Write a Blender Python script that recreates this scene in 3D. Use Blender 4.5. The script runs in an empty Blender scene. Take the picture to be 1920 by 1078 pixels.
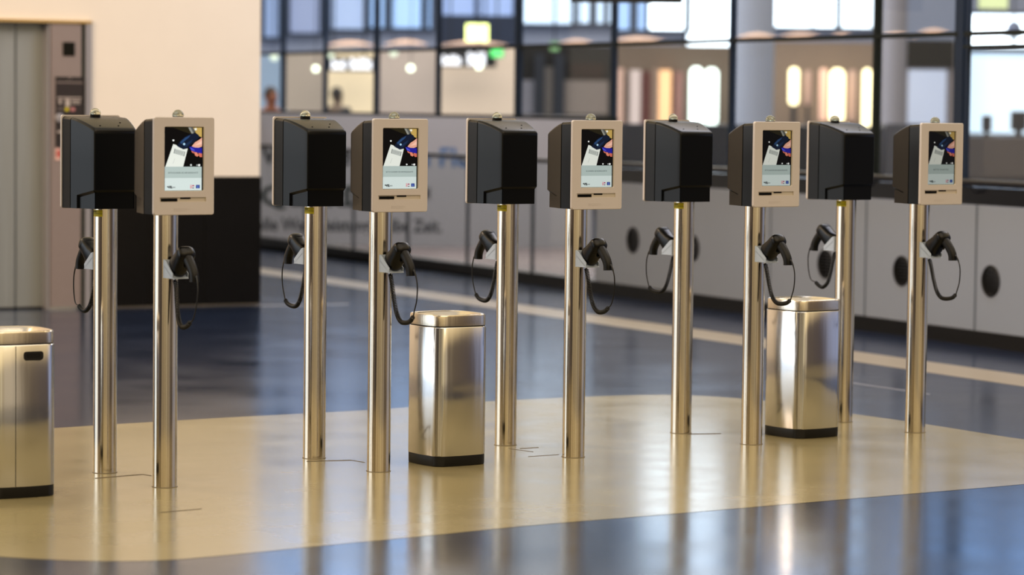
import bpy, bmesh, math, random
from mathutils import Vector, Matrix
from mathutils.geometry import tessellate_polygon
random.seed(7)
sc = bpy.context.scene
COL = sc.collection
PI = math.pi

# ------------------------------------------------------------------ camera model
F, PITCH, ROLL, CH = 5558.0, 0.06197, 0.01177, 1.569
W, H = 1920, 1078
Rcam = Matrix.Rotation(PI/2 - PITCH, 3, 'X') @ Matrix.Rotation(ROLL, 3, 'Z')
cd = bpy.data.cameras.new('camera'); cam = bpy.data.objects.new('camera', cd); COL.objects.link(cam)
cam.matrix_world = Matrix.Translation((0, 0, CH)) @ Rcam.to_4x4()
cd.sensor_width = 36.0; cd.lens = F/W*36.0; cd.clip_end = 300
cd.dof.use_dof = True; cd.dof.focus_distance = 12.9; cd.dof.aperture_fstop = 1.9
sc.camera = cam
OC = Vector((0, 0, CH))

def ray(px, py):
    return Rcam @ Vector(((px - W/2)/F, -(py - H/2)/F, -1))
def at_y(px, py, Y):                     # world point at depth Y
    d = ray(px, py); return OC + d*(Y/d.y)
def on_floor(px, py, z=0.0):
    d = ray(px, py); return OC + d*((z - CH)/d.z)
class Plane:                              # upright plane through two floor points, s along it, n towards the camera
    def __init__(s, a, b):
        s.o = Vector((a.x, a.y, 0)); e = Vector((b.x - a.x, b.y - a.y, 0)); s.L = e.length; s.e = e.normalized()
        s.n = Vector((s.e.y, -s.e.x, 0))
        s.rz = math.atan2(s.e.y, s.e.x)
    def hit(s, px, py, off=0.0):
        d = ray(px, py); o = s.o + s.n*off
        t = (o - OC).dot(s.n)/d.dot(s.n); p = OC + d*t
        return (p - o).dot(s.e), p.z
    def s_at(s, px, py=450, off=0.0): return s.hit(px, py, off)[0]
    def w(s, a, off, z): 
        p = s.o + s.e*a + s.n*off; return Vector((p.x, p.y, z))

# ------------------------------------------------------------------ materials
def lin(c):
    return tuple(((v/255)/12.92 if v/255 <= .04045 else ((v/255 + .055)/1.055)**2.4) for v in c) + (1.0,)
MATS = {}
def mat(name, rgb, rough=.5, metal=0.0, emit=0.0, spec=.5, noise=0.0, nscale=8.0, bump=0.0, stretch=None, coat=0.0, objcol=False, emit_rgb=None, rvar=0.0):
    if name in MATS: return MATS[name]
    m = bpy.data.materials.new(name); m.use_nodes = True
    nt = m.node_tree; N = nt.nodes; L = nt.links
    b = N['Principled BSDF']
    c = lin(rgb)
    b.inputs['Base Color'].default_value = c
    b.inputs['Roughness'].default_value = rough
    b.inputs['Metallic'].default_value = metal
    b.inputs['Specular IOR Level'].default_value = spec
    if coat: b.inputs['Coat Weight'].default_value = coat; b.inputs['Coat Roughness'].default_value = .1
    if noise or bump or rvar:
        tc = N.new('ShaderNodeTexCoord'); mp = N.new('ShaderNodeMapping'); nz = N.new('ShaderNodeTexNoise')
        L.new(tc.outputs['Object'], mp.inputs['Vector']); L.new(mp.outputs['Vector'], nz.inputs['Vector'])
        if stretch: mp.inputs['Scale'].default_value = stretch
        nz.inputs['Scale'].default_value = nscale; nz.inputs['Detail'].default_value = 5
        if noise:
            mx = N.new('ShaderNodeMix'); mx.data_type = 'RGBA'
            mx.inputs[6].default_value = tuple(v*(1 - noise) for v in c[:3]) + (1,)
            mx.inputs[7].default_value = tuple(min(1, v*(1 + noise)) for v in c[:3]) + (1,)
            L.new(nz.outputs['Fac'], mx.inputs[0]); L.new(mx.outputs[2], b.inputs['Base Color'])
        if rvar:
            mr = N.new('ShaderNodeMapRange'); mr.inputs['From Min'].default_value = .3; mr.inputs['From Max'].default_value = .7
            mr.inputs['To Min'].default_value = max(0, rough - rvar); mr.inputs['To Max'].default_value = rough + rvar
            L.new(nz.outputs['Fac'], mr.inputs['Value']); L.new(mr.outputs['Result'], b.inputs['Roughness'])
        if bump:
            bp = N.new('ShaderNodeBump'); bp.inputs['Strength'].default_value = bump; bp.inputs['Distance'].default_value = .01
            L.new(nz.outputs['Fac'], bp.inputs['Height']); L.new(bp.outputs['Normal'], b.inputs['Normal'])
    if emit:
        e = lin(emit_rgb or rgb)
        b.inputs['Emission Strength'].default_value = emit
        b.inputs['Emission Color'].default_value = e
        if objcol:
            oi = N.new('ShaderNodeObjectInfo'); mm = N.new('ShaderNodeMix'); mm.data_type = 'RGBA'; mm.blend_type = 'MULTIPLY'
            mm.inputs[0].default_value = 1; mm.inputs[6].default_value = e
            L.new(oi.outputs['Color'], mm.inputs[7]); L.new(mm.outputs[2], b.inputs['Emission Color'])
    MATS[name] = m; return m
def glass_mat(name, rgb, clear=.9, rough=.02):
    m = bpy.data.materials.new(name); m.use_nodes = True; nt = m.node_tree; N = nt.nodes; L = nt.links
    N.remove(N['Principled BSDF']); out = N['Material Output']
    tr = N.new('ShaderNodeBsdfTransparent'); gl = N.new('ShaderNodeBsdfGlossy'); fr = N.new('ShaderNodeFresnel'); mx = N.new('ShaderNodeMixShader')
    tr.inputs['Color'].default_value = tuple(v*clear for v in lin(rgb)[:3]) + (1,)
    gl.inputs['Roughness'].default_value = rough; N.remove(fr)
    mx.inputs[0].default_value = .045
    L.new(tr.outputs[0], mx.inputs[1]); L.new(gl.outputs[0], mx.inputs[2]); L.new(mx.outputs[0], out.inputs[0])
    return m

STEEL = mat('brushed_steel_post', (214, 206, 192), rough=.13, metal=1, bump=.06, nscale=70, stretch=(1, 1, .01), rvar=.04)
BINSTEEL = mat('brushed_steel_bin', (204, 204, 204), rough=.16, metal=1, bump=.16, nscale=9, stretch=(1, 1, .06), rvar=.04)
RIMSTEEL = mat('brushed_steel_rim', (208, 200, 186), rough=.24, metal=1, bump=.05, nscale=120, stretch=(1, 1, .05))
BLACKPL = mat('black_textured_plastic', (10, 13, 17), rough=.33, spec=.32, bump=.04, nscale=700, noise=.15)
PLATE = mat('champagne_paint', (198, 192, 192), rough=.42, metal=.0, noise=.05, nscale=300)
PLATE_IN = mat('champagne_edge', (206, 198, 186), rough=.3, metal=.2, noise=.03, nscale=60)
GLASSBLK = mat('screen_black_glass', (5, 5, 8), rough=.12, spec=.5, noise=.1, nscale=3)
SLOT = mat('slot_black', (3, 3, 4), spec=.2, rough=.6, noise=.2, nscale=40)
SCAN = mat('scanner_black', (8, 8, 9), rough=.3, spec=.35, noise=.2, nscale=60)
SCANG = mat('scanner_grip', (10, 10, 11), rough=.42, spec=.35, bump=.15, nscale=500, noise=.1)
CORD = mat('cord_black', (14, 14, 15), rough=.45, noise=.2, nscale=80)
ALU = mat('bracket_grey', (176, 188, 206), rough=.45, metal=.1, noise=.05, nscale=60)
YEL = mat('sticker_yellow', (214, 200, 40), rough=.5, noise=.08, nscale=90)
STKTXT = mat('sticker_print', (90, 90, 40), rough=.6, noise=.1, nscale=90)
RUBBER = mat('bin_base_black', (17, 17, 18), rough=.5, noise=.2, nscale=50)
HOLE = mat('hole_black', (4, 4, 4), rough=.8, noise=.2, nscale=50)

# ------------------------------------------------------------------ mesh builder
class MB:
    def __init__(s): s.v = []; s.f = []; s.m = []
    def vert(s, p): s.v.append(tuple(p)); return len(s.v) - 1
    def face(s, ids, mi=0): s.f.append(tuple(ids)); s.m.append(mi)
    def poly(s, pts, mi=0): s.face([s.vert(p) for p in pts], mi)
    def box(s, x0, x1, y0, y1, z0, z1, mi=0):
        i = [s.vert(p) for p in ((x0,y0,z0),(x1,y0,z0),(x1,y1,z0),(x0,y1,z0),(x0,y0,z1),(x1,y0,z1),(x1,y1,z1),(x0,y1,z1))]
        for f in ((0,3,2,1),(4,5,6,7),(0,1,5,4),(1,2,6,5),(2,3,7,6),(3,0,4,7)): s.face([i[k] for k in f], mi)
    def pbox(s, P, a0, a1, o0, o1, z0, z1, mi=0):       # box on a Plane
        i = [s.vert(P.w(a, o, z)) for z in (z0, z1) for a, o in ((a0,o1),(a1,o1),(a1,o0),(a0,o0))]
        for f in ((0,3,2,1),(4,5,6,7),(0,1,5,4),(1,2,6,5),(2,3,7,6),(3,0,4,7)): s.face([i[k] for k in f], mi)
    def loft(s, rings, closed=True, cap0=True, cap1=True, mi=0, capm=None):
        ids = [[s.vert(p) for p in r] for r in rings]; n = len(ids[0])
        for a, b in zip(ids, ids[1:]):
            for k in range(n if closed else n - 1):
                s.face((a[k], a[(k+1) % n], b[(k+1) % n], b[k]), mi)
        if cap0: s.face(ids[0][::-1], mi if capm is None else capm)
        if cap1: s.face(ids[-1], mi if capm is None else capm)
        return ids
    def lathe(s, prof, n=32, c=(0,0,0), mi=0, caps=True):
        s.loft([[(c[0] + r*math.cos(2*PI*k/n), c[1] + r*math.sin(2*PI*k/n), c[2] + z) for k in range(n)] for r, z in prof], True, caps, caps, mi)
    def tube(s, pts, r, n=8, mi=0):
        pts = [Vector(p) for p in pts]; rings = []
        up = Vector((.3, .9, .2)).normalized()
        T0 = (pts[1] - pts[0]).normalized(); N = (up - T0*up.dot(T0)).normalized()
        for i, p in enumerate(pts):
            T = (pts[min(i+1, len(pts)-1)] - pts[max(i-1, 0)]).normalized()
            N = (N - T*N.dot(T)).normalized(); B = T.cross(N); rr = r[i] if isinstance(r, (list, tuple)) else r
            rings.append([p + (N*math.cos(2*PI*k/n) + B*math.sin(2*PI*k/n))*rr for k in range(n)])
        s.loft(rings, True, True, True, mi)
    def mesh(s, name, mats, smooth=None):
        me = bpy.data.meshes.new(name); me.from_pydata(s.v, [], s.f)
        for m in (mats if isinstance(mats, (list, tuple)) else [mats]): me.materials.append(m)
        me.polygons.foreach_set('material_index', s.m)
        bm = bmesh.new(); bm.from_mesh(me); bmesh.ops.recalc_face_normals(bm, faces=bm.faces); bm.to_mesh(me); bm.free()
        if smooth is not None:
            me.polygons.foreach_set('use_smooth', [True]*len(me.polygons)); me.set_sharp_from_angle(angle=math.radians(smooth))
        me.update(); return me
    def build(s, name, mats, parent=None, smooth=None, **kw):
        o = bpy.data.objects.new(name, s.mesh(name, mats, smooth)); COL.objects.link(o)
        if parent is not None: o.parent = parent
        return tag(o, **kw)
def tag(o, label=None, cat=None, group=None, kind=None):
    if label: o['label'] = label
    if cat: o['category'] = cat
    if group: o['group'] = group
    if kind: o['kind'] = kind
    return o
def thing(name, label, cat, loc=(0,0,0), rz=0.0, group=None):
    o = bpy.data.objects.new(name, None); COL.objects.link(o); o.location = loc; o.rotation_euler = (0, 0, rz)
    o.empty_display_size = .1
    return tag(o, label, cat, group)
def dup(root, loc, rz, label):
    r = root.copy(); COL.objects.link(r); r.location = loc; r.rotation_euler = (0, 0, rz); r['label'] = label
    for ch in list(root.children):
        c = ch.copy(); COL.objects.link(c); c.parent = r
        for g in list(ch.children):
            d = g.copy(); COL.objects.link(d); d.parent = c
    return r
def rrect(x0, x1, z0, z1, r, n=6):
    pts = []
    for cx, cz, a0 in ((x1-r, z1-r, 0), (x0+r, z1-r, 90), (x0+r, z0+r, 180), (x1-r, z0+r, 270)):
        for k in range(n + 1):
            a = math.radians(a0 + 90*k/n); pts.append((cx + r*math.cos(a), cz + r*math.sin(a)))
    return pts
def text_into(mb, s, size, place, mi=0, bold=0.0, shear=0.0, align='LEFT', width=None):
    cu = bpy.data.curves.new('lettering', 'FONT'); cu.body = s; cu.size = size; cu.offset = bold; cu.shear = shear; cu.align_x = align; cu.resolution_u = 3
    o = bpy.data.objects.new('lettering', cu); COL.objects.link(o)
    dg = bpy.context.evaluated_depsgraph_get(); me = bpy.data.meshes.new_from_object(o.evaluated_get(dg))
    xs = [v.co.x for v in me.vertices]; k = 1.0
    if width and xs: k = width/(max(xs) - min(xs))
    base = len(mb.v)
    for v in me.vertices: mb.v.append(tuple(place(v.co.x*k, v.co.y)))
    for p in me.polygons: mb.face([base + i for i in p.vertices], mi)
    bpy.data.objects.remove(o); bpy.data.curves.remove(cu); bpy.data.meshes.remove(me)

# ================================================================== KIOSKS
TH = 0.607                                  # heading of the rows
E1 = Vector((math.cos(0.61219), math.sin(0.61219), 0)); N1 = Vector((-math.sin(0.61219), math.cos(0.61219), 0))
P0 = Vector((-1.40008, 11.95924, 0)); SP, OFF, SKEW = 1.02766, .53332, .0033
ZT, ZB, YF, PW, R = 1.5, 1.109, -.153, .136, .0494

def sp(px, py):                             # screen layout units -> x, z on the face plate
    return (-.0875 + (px - 155)/363*.175, 1.46 - (py - 162)/623*.254)
def make_face_plate(parent):
    bm = bmesh.new(); y0, y1 = YF, YF + .014
    outer = rrect(-PW, PW, ZB, ZT, .010)
    inner_in = rrect(-PW + .0022, PW - .0022, ZB + .0022, ZT - .0022, .008)
    hole = rrect(-.0895, .0895, 1.204, 1.462, .006); hole_b = rrect(-.0868, .0868, 1.2067, 1.4593, .004)
    strip = rrect(-.110, .099, 1.162, 1.180, .002)
    def loop(pts, y):
        vs = [bm.verts.new((p[0], y, p[1])) for p in pts]; return vs
    def edges(vs): return [bm.edges.new((vs[i], vs[(i+1) % len(vs)])) for i in range(len(vs))]
    def bridge(a, b, mi=0):
        for i in range(len(a)):
            j = (i+1) % len(a)
            f = bm.faces.new((a[i], a[j], b[j], b[i])); f.material_index = mi
    A = loop(inner_in, y0); Hh = loop(hole, y0); S = loop(strip, y0)
    es = edges(A) + edges(Hh) + edges(S)
    bmesh.ops.triangle_fill(bm, edges=es, use_beauty=True)
    B = loop(outer, y0 + .0022); C = loop(outer, y1); bridge(A, B); bridge(B, C); bm.faces.new(C)
    H2 = loop(hole_b, y0 + .006); bridge(Hh, H2, 1)
    S2 = loop(strip, y0 + .004); bridge(S, S2, 1); f = bm.faces.new(S2); f.material_index = 1
    bmesh.ops.recalc_face_normals(bm, faces=bm.faces)
    me = bpy.data.meshes.new('face_plate'); bm.to_mesh(me); bm.free()
    me.materials.append(PLATE); me.materials.append(PLATE_IN)
    o = bpy.data.objects.new('face_plate', me); COL.objects.link(o); o.parent = parent; return o

SCM = {}
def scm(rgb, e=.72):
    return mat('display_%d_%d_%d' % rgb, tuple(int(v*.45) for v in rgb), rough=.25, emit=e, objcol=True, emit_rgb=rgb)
def make_screen(parent, msg, wide):
    y = YF + .0055
    g = MB(); g.box(-.087, .087, y, y + .004, 1.2065, 1.4595)
    s = g.build('screen', GLASSBLK, parent)
    lay = []
    pal = []
    def col(rgb):
        if rgb not in pal: pal.append(rgb)
        return pal.index(rgb)
    mb = MB(); depth = [0]
    def poly(pts, rgb, d=None):
        depth[0] += 1; yy = y - .0002 - depth[0]*.00006; q = [sp(*p) for p in pts]
        ids = [mb.vert((x, yy, z)) for x, z in q]
        for t in tessellate_polygon([[Vector((x, z, 0)) for x, z in q]]): mb.face([ids[k] for k in t], col(rgb))
    def disc(cx, cy, r, rgb): poly([(cx + r*math.cos(k*PI/8), cy + r*math.sin(k*PI/8)) for k in range(16)], rgb)
    poly([(157,165),(506,165),(506,549),(157,549)], (9,9,11))
    poly([(230,165),(506,165),(506,262),(420,235),(330,205)], (44,40,24))
    poly([(420,167),(506,167),(506,262),(470,246),(440,205)], (196,168,98))
    poly([(376,165),(398,165),(428,222),(408,226)], (150,152,146))
    poly([(398,165),(420,165),(446,205),(428,220)], (96,98,96))
    disc(446, 182, 12, (236,236,226))
    poly([(237,328),(262,336),(284,352),(335,380),(352,368),(373,373),(331,549),(165,549)], (226,232,226))
    poly([(250,374),(344,402),(336,446),(241,418)], (176,184,180))
    poly([(258,384),(336,407),(330,436),(250,411)], (204,210,206))
    for k in range(9): poly([(262+8*k,387+2.4*k),(265+8*k,388+2.4*k),(259+8*k,412+2.4*k),(256+8*k,411+2.4*k)], (120,128,126))
    for a, b in (((250,374),(241,418)), ((344,402),(336,446))):
        poly([(a[0],a[1]),(a[0]+4,a[1]),(b[0]+4,b[1]),(b[0],b[1])], (40,42,44))
    poly([(250,470),(254,471),(236,520),(232,519)], (196,202,198))
    poly([(272,348),(296,304),(342,258),(398,229),(446,222),(472,236),(480,262),(452,290),(404,332),(366,372),(330,380),(296,362)], (19,32,56))
    poly([(300,310),(346,266),(396,240),(384,262),(340,300),(312,330)], (46,78,120))
    poly([(330,350),(372,312),(420,280),(404,312),(360,352)], (30,52,86))
    disc(338, 328, 11, (176,214,240))
    poly([(506,262),(478,286),(440,310),(412,344),(408,368),(440,376),(506,352)], (226,172,152))
    poly([(506,290),(470,318),(440,340),(506,330)], (240,196,178))
    poly([(384,356),(412,352),(440,362),(506,364),(506,420),(440,408),(404,392)], (40,38,158))
    poly([(392,358),(430,380),(440,396),(404,386)], (84,92,214))
    poly([(404,392),(428,402),(432,420),(412,412)], (206,120,98))
    poly([(430,404),(458,410),(474,438),(462,452),(440,440)], (222,140,116))
    poly([(470,414),(506,420),(506,456),(486,456),(474,440)], (206,116,98))
    disc(237, 292, 9, (236,240,240)); disc(402, 533, 9, (220,226,226)); disc(479, 534, 11, (236,240,240)); disc(459, 534, 8, (150,156,156))
    poly([(157,549),(503,549),(503,660),(157,660)], (178,194,192))
    poly([(157,660),(503,660),(503,782),(157,782)], (208,222,221))
    pic = mb.build('screen_picture', [scm(c) for c in pal], s)
    # printed line, airport mark, language flags and the blue symbol tile
    yy = y - .0032
    t = MB(); cx, cz = sp(328, 616)
    text_into(t, msg, .0085, lambda a, b: (cx + a, yy, cz + b), align='CENTER', width=wide*.175/363)
    t.build('screen_message', scm((112,122,122), .3), s)
    t = MB(); lx, lz = sp(190, 760)
    text_into(t, 'VIE', .0135, lambda a, b: (lx + a, yy, lz + b), bold=.0006, shear=-.3)
    t.poly([(sp(p, q)[0], yy, sp(p, q)[1]) for p, q in ((172,742),(190,742),(200,752),(182,750))])
    for k in range(3): t.poly([(sp(p, q)[0], yy, sp(p, q)[1]) for p, q in ((228+10*k,746),(235+10*k,746),(235+10*k,756),(228+10*k,756))], 1)
    t.build('screen_logo', [scm((22,22,26), .3), scm((150,156,158), .4)], s)
    t = MB()
    def rq(x0, y0, x1, y1, mi, d=0): t.poly([(sp(p, q)[0], yy - d, sp(p, q)[1]) for p, q in ((x0,y0),(x1,y0),(x1,y1),(x0,y1))], mi)
    for x0 in (394, 414):
        for y0 in (729, 747):
            rq(x0, y0, x0+17, y0+14, 1)
    rq(394,729,411,733,0,.0001); rq(394,739,411,743,0,.0001); rq(414,729,431,743,2,.0001); rq(420,729,425,743,0,.0002); rq(414,734,431,738,0,.0002)
    rq(394,747,411,752,0,.0001); rq(394,757,411,761,0,.0001); rq(414,754,431,761,3,.0001)
    t.build('language_flags', [scm((204,58,72)), scm((226,224,228)), scm((120,108,150)), scm((60,44,60))], s)
    t = MB(); rq(449, 728, 484, 762, 0)
    ring = [(466 + 8*math.cos(k*PI/6), 750 + 9*math.sin(k*PI/6)) for k in range(12)]
    t.poly([(sp(*p)[0], yy - .0002, sp(*p)[1]) for p in ring], 1)
    t.poly([(sp(466 + 5*math.cos(k*PI/6), 737 + 5*math.sin(k*PI/6))[0], yy - .0002, sp(466 + 5*math.cos(k*PI/6), 737 + 5*math.sin(k*PI/6))[1]) for k in range(12)], 1)
    t.build('symbol_tile', [scm((40,62,142)), scm((104,130,196))], s)
    return s
def side_ring(y, w, zt, ins=0.0, led=1.185, r=.014, ylow=None):
    yl = y if ylow is None else ylow
    h = [(-w + ins, yl, ZB + .003), (-w + ins, yl, led - .008), (-w, y, led + .002), (-w, y, (led + zt)/2), (-w, y, zt - r)]
    for k in range(1, 6):
        a = PI - k*PI/10; h.append((-w + r + r*math.cos(a), y, zt - r + r*math.sin(a)))
    return h + [(-x, yy, z) for x, yy, z in h[::-1]]
def make_housing(parent):
    mb = MB(); w0 = .1325
    mb.loft([side_ring(YF + .012, w0, 1.4945), side_ring(-.066, w0, 1.490), side_ring(-.0635, w0 - .002, 1.488)], closed=True)
    mb.build('front_housing', BLACKPL, parent, smooth=28)
    mb = MB()
    ys, ye = -.0610, .090
    secs = []
    def wz(y):
        t = (y - ys)/(ye - ys)
        return w0 - .034*t, 1.490 - .046*t**1.35
    def led(y): return 1.166 + (y + .02)*.21
    rings = [side_ring(ys - .0012, w0 - .002, 1.488), side_ring(ys + .0012, *wz(ys + .0012))]
    for y in (-.045, -.0205): rings.append(side_ring(y, *wz(y), 0, led(max(y, -.02))))
    for y in (-.0195, .01, .04, .065, .080): rings.append(side_ring(y, *wz(y), .010, led(y)))
    w1, z1 = wz(.086); rings.append(side_ring(.0865, w1 - .0008, z1 - .002, .010, led(.086), ylow=.0765))
    rings.append(side_ring(.090, w1 - .005, z1 - .007, .007, led(.088), r=.017, ylow=.080))
    ids = mb.loft(rings, closed=True, cap1=False)
    last = ids[-1]; n = len(last)
    for k in range(n//2 - 1): mb.face((last[k], last[k+1], last[n-2-k], last[n-1-k]))
    mb.build('rear_housing', BLACKPL, parent, smooth=28)
    mb = MB()
    for x, y in ((-.055, .02), (.055, .055), (-.03, .055)):
        zt = 1.490 - .046*((y - ys)/(ye - ys))**1.35
        mb = MB(); mb.lathe([(.0035, -.004), (.0035, .0012)], 12, (x, y, zt)); mb.build('screw_hole', HOLE, parent)
def make_bracket(parent):
    mb = MB(); z0, z1, hw = .853, .926, .036; y0 = -R + .001
    mb.box(-hw, hw, y0 - .004, y0 + .002, z0, z1)
    for x in (-hw, hw - .003):
        pr = [(y0 - .002, z0), (y0 - .002, z1), (y0 - .016, z1 - .004), (y0 - .034, z1 - .018), (y0 - .078, z0 + .020), (y0 - .075, z0)]
        mb.loft([[(x, a, b) for a, b in pr], [(x + .003, a, b) for a, b in pr]])
    # sloping cradle floor between the cheeks
    mb.loft([[(x, a, b) for a, b in ((y0 - .004, z1 - .022), (y0 - .079, z0 + .002), (y0 - .079, z0 - .001), (y0 - .004, z1 - .026))] for x in (-hw, hw)])
    mb.build('scanner_bracket', ALU, parent, label='light grey folded metal cradle')
def make_kiosk(name, label, front, msg, wide, group, light):
    t = thing(name, label, 'kiosk', group=group)
    mb = MB(); mb.lathe([(R, 0), (R, .55), (R, ZB + .006)], 64); mb.build('post', STEEL, t, smooth=30)
    mb = MB(); mb.lathe([(R + .003, 0.0005), (R + .003, .0025), (R, .003)], 48, caps=False); mb.build('post_seal', mat('post_seal_grey', (120,112,98), rough=.6, noise=.2, nscale=50), t)
    make_housing(t); make_face_plate(t)
    s = make_screen(t, msg, wide)
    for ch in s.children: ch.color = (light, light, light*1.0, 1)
    mb = MB(); mb.box(-.103, -.030, YF + .0015, YF + .006, 1.1645, 1.1755); mb.build('document_slot', SLOT, t)
    mb = MB(); mb.box(-.016, .030, YF + .002, YF + .006, 1.1735, 1.1790); mb.build('card_slot', SLOT, t)
    mb = MB(); mb.box(-.045, .010, YF - .0006, YF + .001, 1.127, 1.1285); mb.box(-.045, .022, YF - .0006, YF + .001, 1.134, 1.1355); mb.box(-.045, -.0435, YF - .0006, YF + .001, 1.127, 1.1355); mb.build('embossed_mark', PLATE, t)
    mb = MB(); c = (0, -.098, 1.489)
    mb.lathe([(.0215, 0), (.0215, .012), (.020, .014)], 32, c); base = mb.build('beacon', SLOT, t, smooth=40)
    mb = MB(); mb.lathe([(.0225, .0), (.0232, .004)] + [(.0232*math.cos(a), .004 + .0232*math.sin(a)) for a in [PI/2*k/8 for k in range(1, 8)]] + [(.0008, .0272)], 32, (c[0], c[1], c[2] + .013))
    mb.build('beacon_dome', DOME, base, smooth=50)
    make_bracket(t)
    return t
def dome_mat():
    m = bpy.data.materials.new('dome_clear'); m.use_nodes = True; b = m.node_tree.nodes['Principled BSDF']; N = m.node_tree.nodes
    b.inputs['Base Color'].default_value = lin((232, 234, 214)); b.inputs['Roughness'].default_value = .08
    b.inputs['Transmission Weight'].default_value = .8; b.inputs['IOR'].default_value = 1.3
    nz = N.new('ShaderNodeTexNoise'); nz.inputs['Scale'].default_value = 40; mr = N.new('ShaderNodeMapRange'); mr.inputs['To Min'].default_value = .05; mr.inputs['To Max'].default_value = .14
    m.node_tree.links.new(nz.outputs['Fac'], mr.inputs['Value']); m.node_tree.links.new(mr.outputs['Result'], b.inputs['Roughness'])
    return m
DOME = dome_mat()

pos = ['leftmost', 'second from the left', 'middle', 'second from the right', 'rightmost']
flab = ['self-service kiosk facing us with a bright screen, leftmost of five screens',
        'self-service kiosk facing us, its cord hanging just left of the middle bin',
        'self-service kiosk facing us, middle one of the five lit screens',
        'self-service kiosk facing us, standing just left of the right-hand bin',
        'self-service kiosk facing us with the dimmest screen, rightmost of all']
blab = ['kiosk showing its black back, leftmost of all, in front of the lift panel',
        'kiosk showing its black back, second back from the left, beside a lit screen kiosk',
        'kiosk showing its black back, third back from the left, just right of the middle bin',
        'kiosk showing its black back, fourth back from the left, clear of any bin',
        'kiosk showing its black back, rightmost back, behind the right-hand bin']
msgs = [('BITTE SCANNEN SIE IHRE BORDKARTE', 278), ('BITTE SCANNEN SIE IHRE BORDKARTE', 278), ('SCANNEN SIE BORDKARTE', 236), ('BITTE SCANNEN SIE IHRE BORDKARTE', 278), ('BITTE WARTEN', 200)]
lights = [1.12, 1.0, .88, .66, .48]  # screen brightness per kiosk, viewing-angle falloff put into the glow
def cs(p):                                   # sticker ring piece on the post
    return p
kiosks = []
for row in (0, 1):
    for k in range(5):
        c = P0 + E1*SP*k + (N1*OFF + E1*SKEW)*row
        rz = TH if row == 0 else TH + PI
        m, wd = msgs[k]
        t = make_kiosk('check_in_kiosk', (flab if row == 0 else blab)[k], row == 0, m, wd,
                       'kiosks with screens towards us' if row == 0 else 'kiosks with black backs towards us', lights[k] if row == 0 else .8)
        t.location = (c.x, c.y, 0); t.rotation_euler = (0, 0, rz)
        if row == 1:                         # yellow tape band under the head, on the side of the rear housing
            mb = MB(); a0, a1 = math.radians(-32), math.radians(48); rr = R + .0007; n = 14
            def bandz(z0, z1, r, mi, b0=a0, b1=a1):
                for i in range(n):
                    A, B = b0 + (b1-b0)*i/n, b0 + (b1-b0)*(i+1)/n
                    mb.poly([(r*math.cos(A), r*math.sin(A), z0), (r*math.cos(B), r*math.sin(B), z0), (r*math.cos(B), r*math.sin(B), z1), (r*math.cos(A), r*math.sin(A), z1)], mi)
            bandz(1.078, 1.106, rr, 0)
            bandz(1.089, 1.0905, rr + .0003, 1, a0 + .1, a1)
            bandz(1.096, 1.100, rr + .0003, 1, a0 + .25, a1 - .6)
            mb.build('sticker', [YEL, STKTXT], t, label='yellow sticker band')
        kiosks.append(t)

# ------------------------------------------------------------------ hand-held scanners, each hooked in a cradle
def bez(P, n):
    # Catmull-Rom through points
    P = [Vector(p) for p in P]; Q = [P[0]*2 - P[1]] + P + [P[-1]*2 - P[-2]]; out = []
    for i in range(1, len(Q) - 2):
        for k in range(n):
            t = k/n; a, b, c, d = Q[i-1:i+3]
            out.append(.5*((2*b) + (c - a)*t + (2*a - 5*b + 4*c - d)*t*t + (3*b - a - 3*c + d)*t**3))
    out.append(P[-1]); return out
def ering(c, ax, hx, hz, n=20, sq=2.4):      # ring in the plane spanned by local X and the normal to the axis in the YZ plane
    ax = Vector(ax).normalized(); nz = Vector((0, -ax.z, ax.y)); out = []
    for k in range(n):
        a = 2*PI*k/n; ca, sa = math.cos(a), math.sin(a)
        out.append(Vector(c) + Vector((1,0,0))*hx*math.copysign(abs(ca)**(2/sq), ca) + nz*hz*math.copysign(abs(sa)**(2/sq), sa))
    return out
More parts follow.
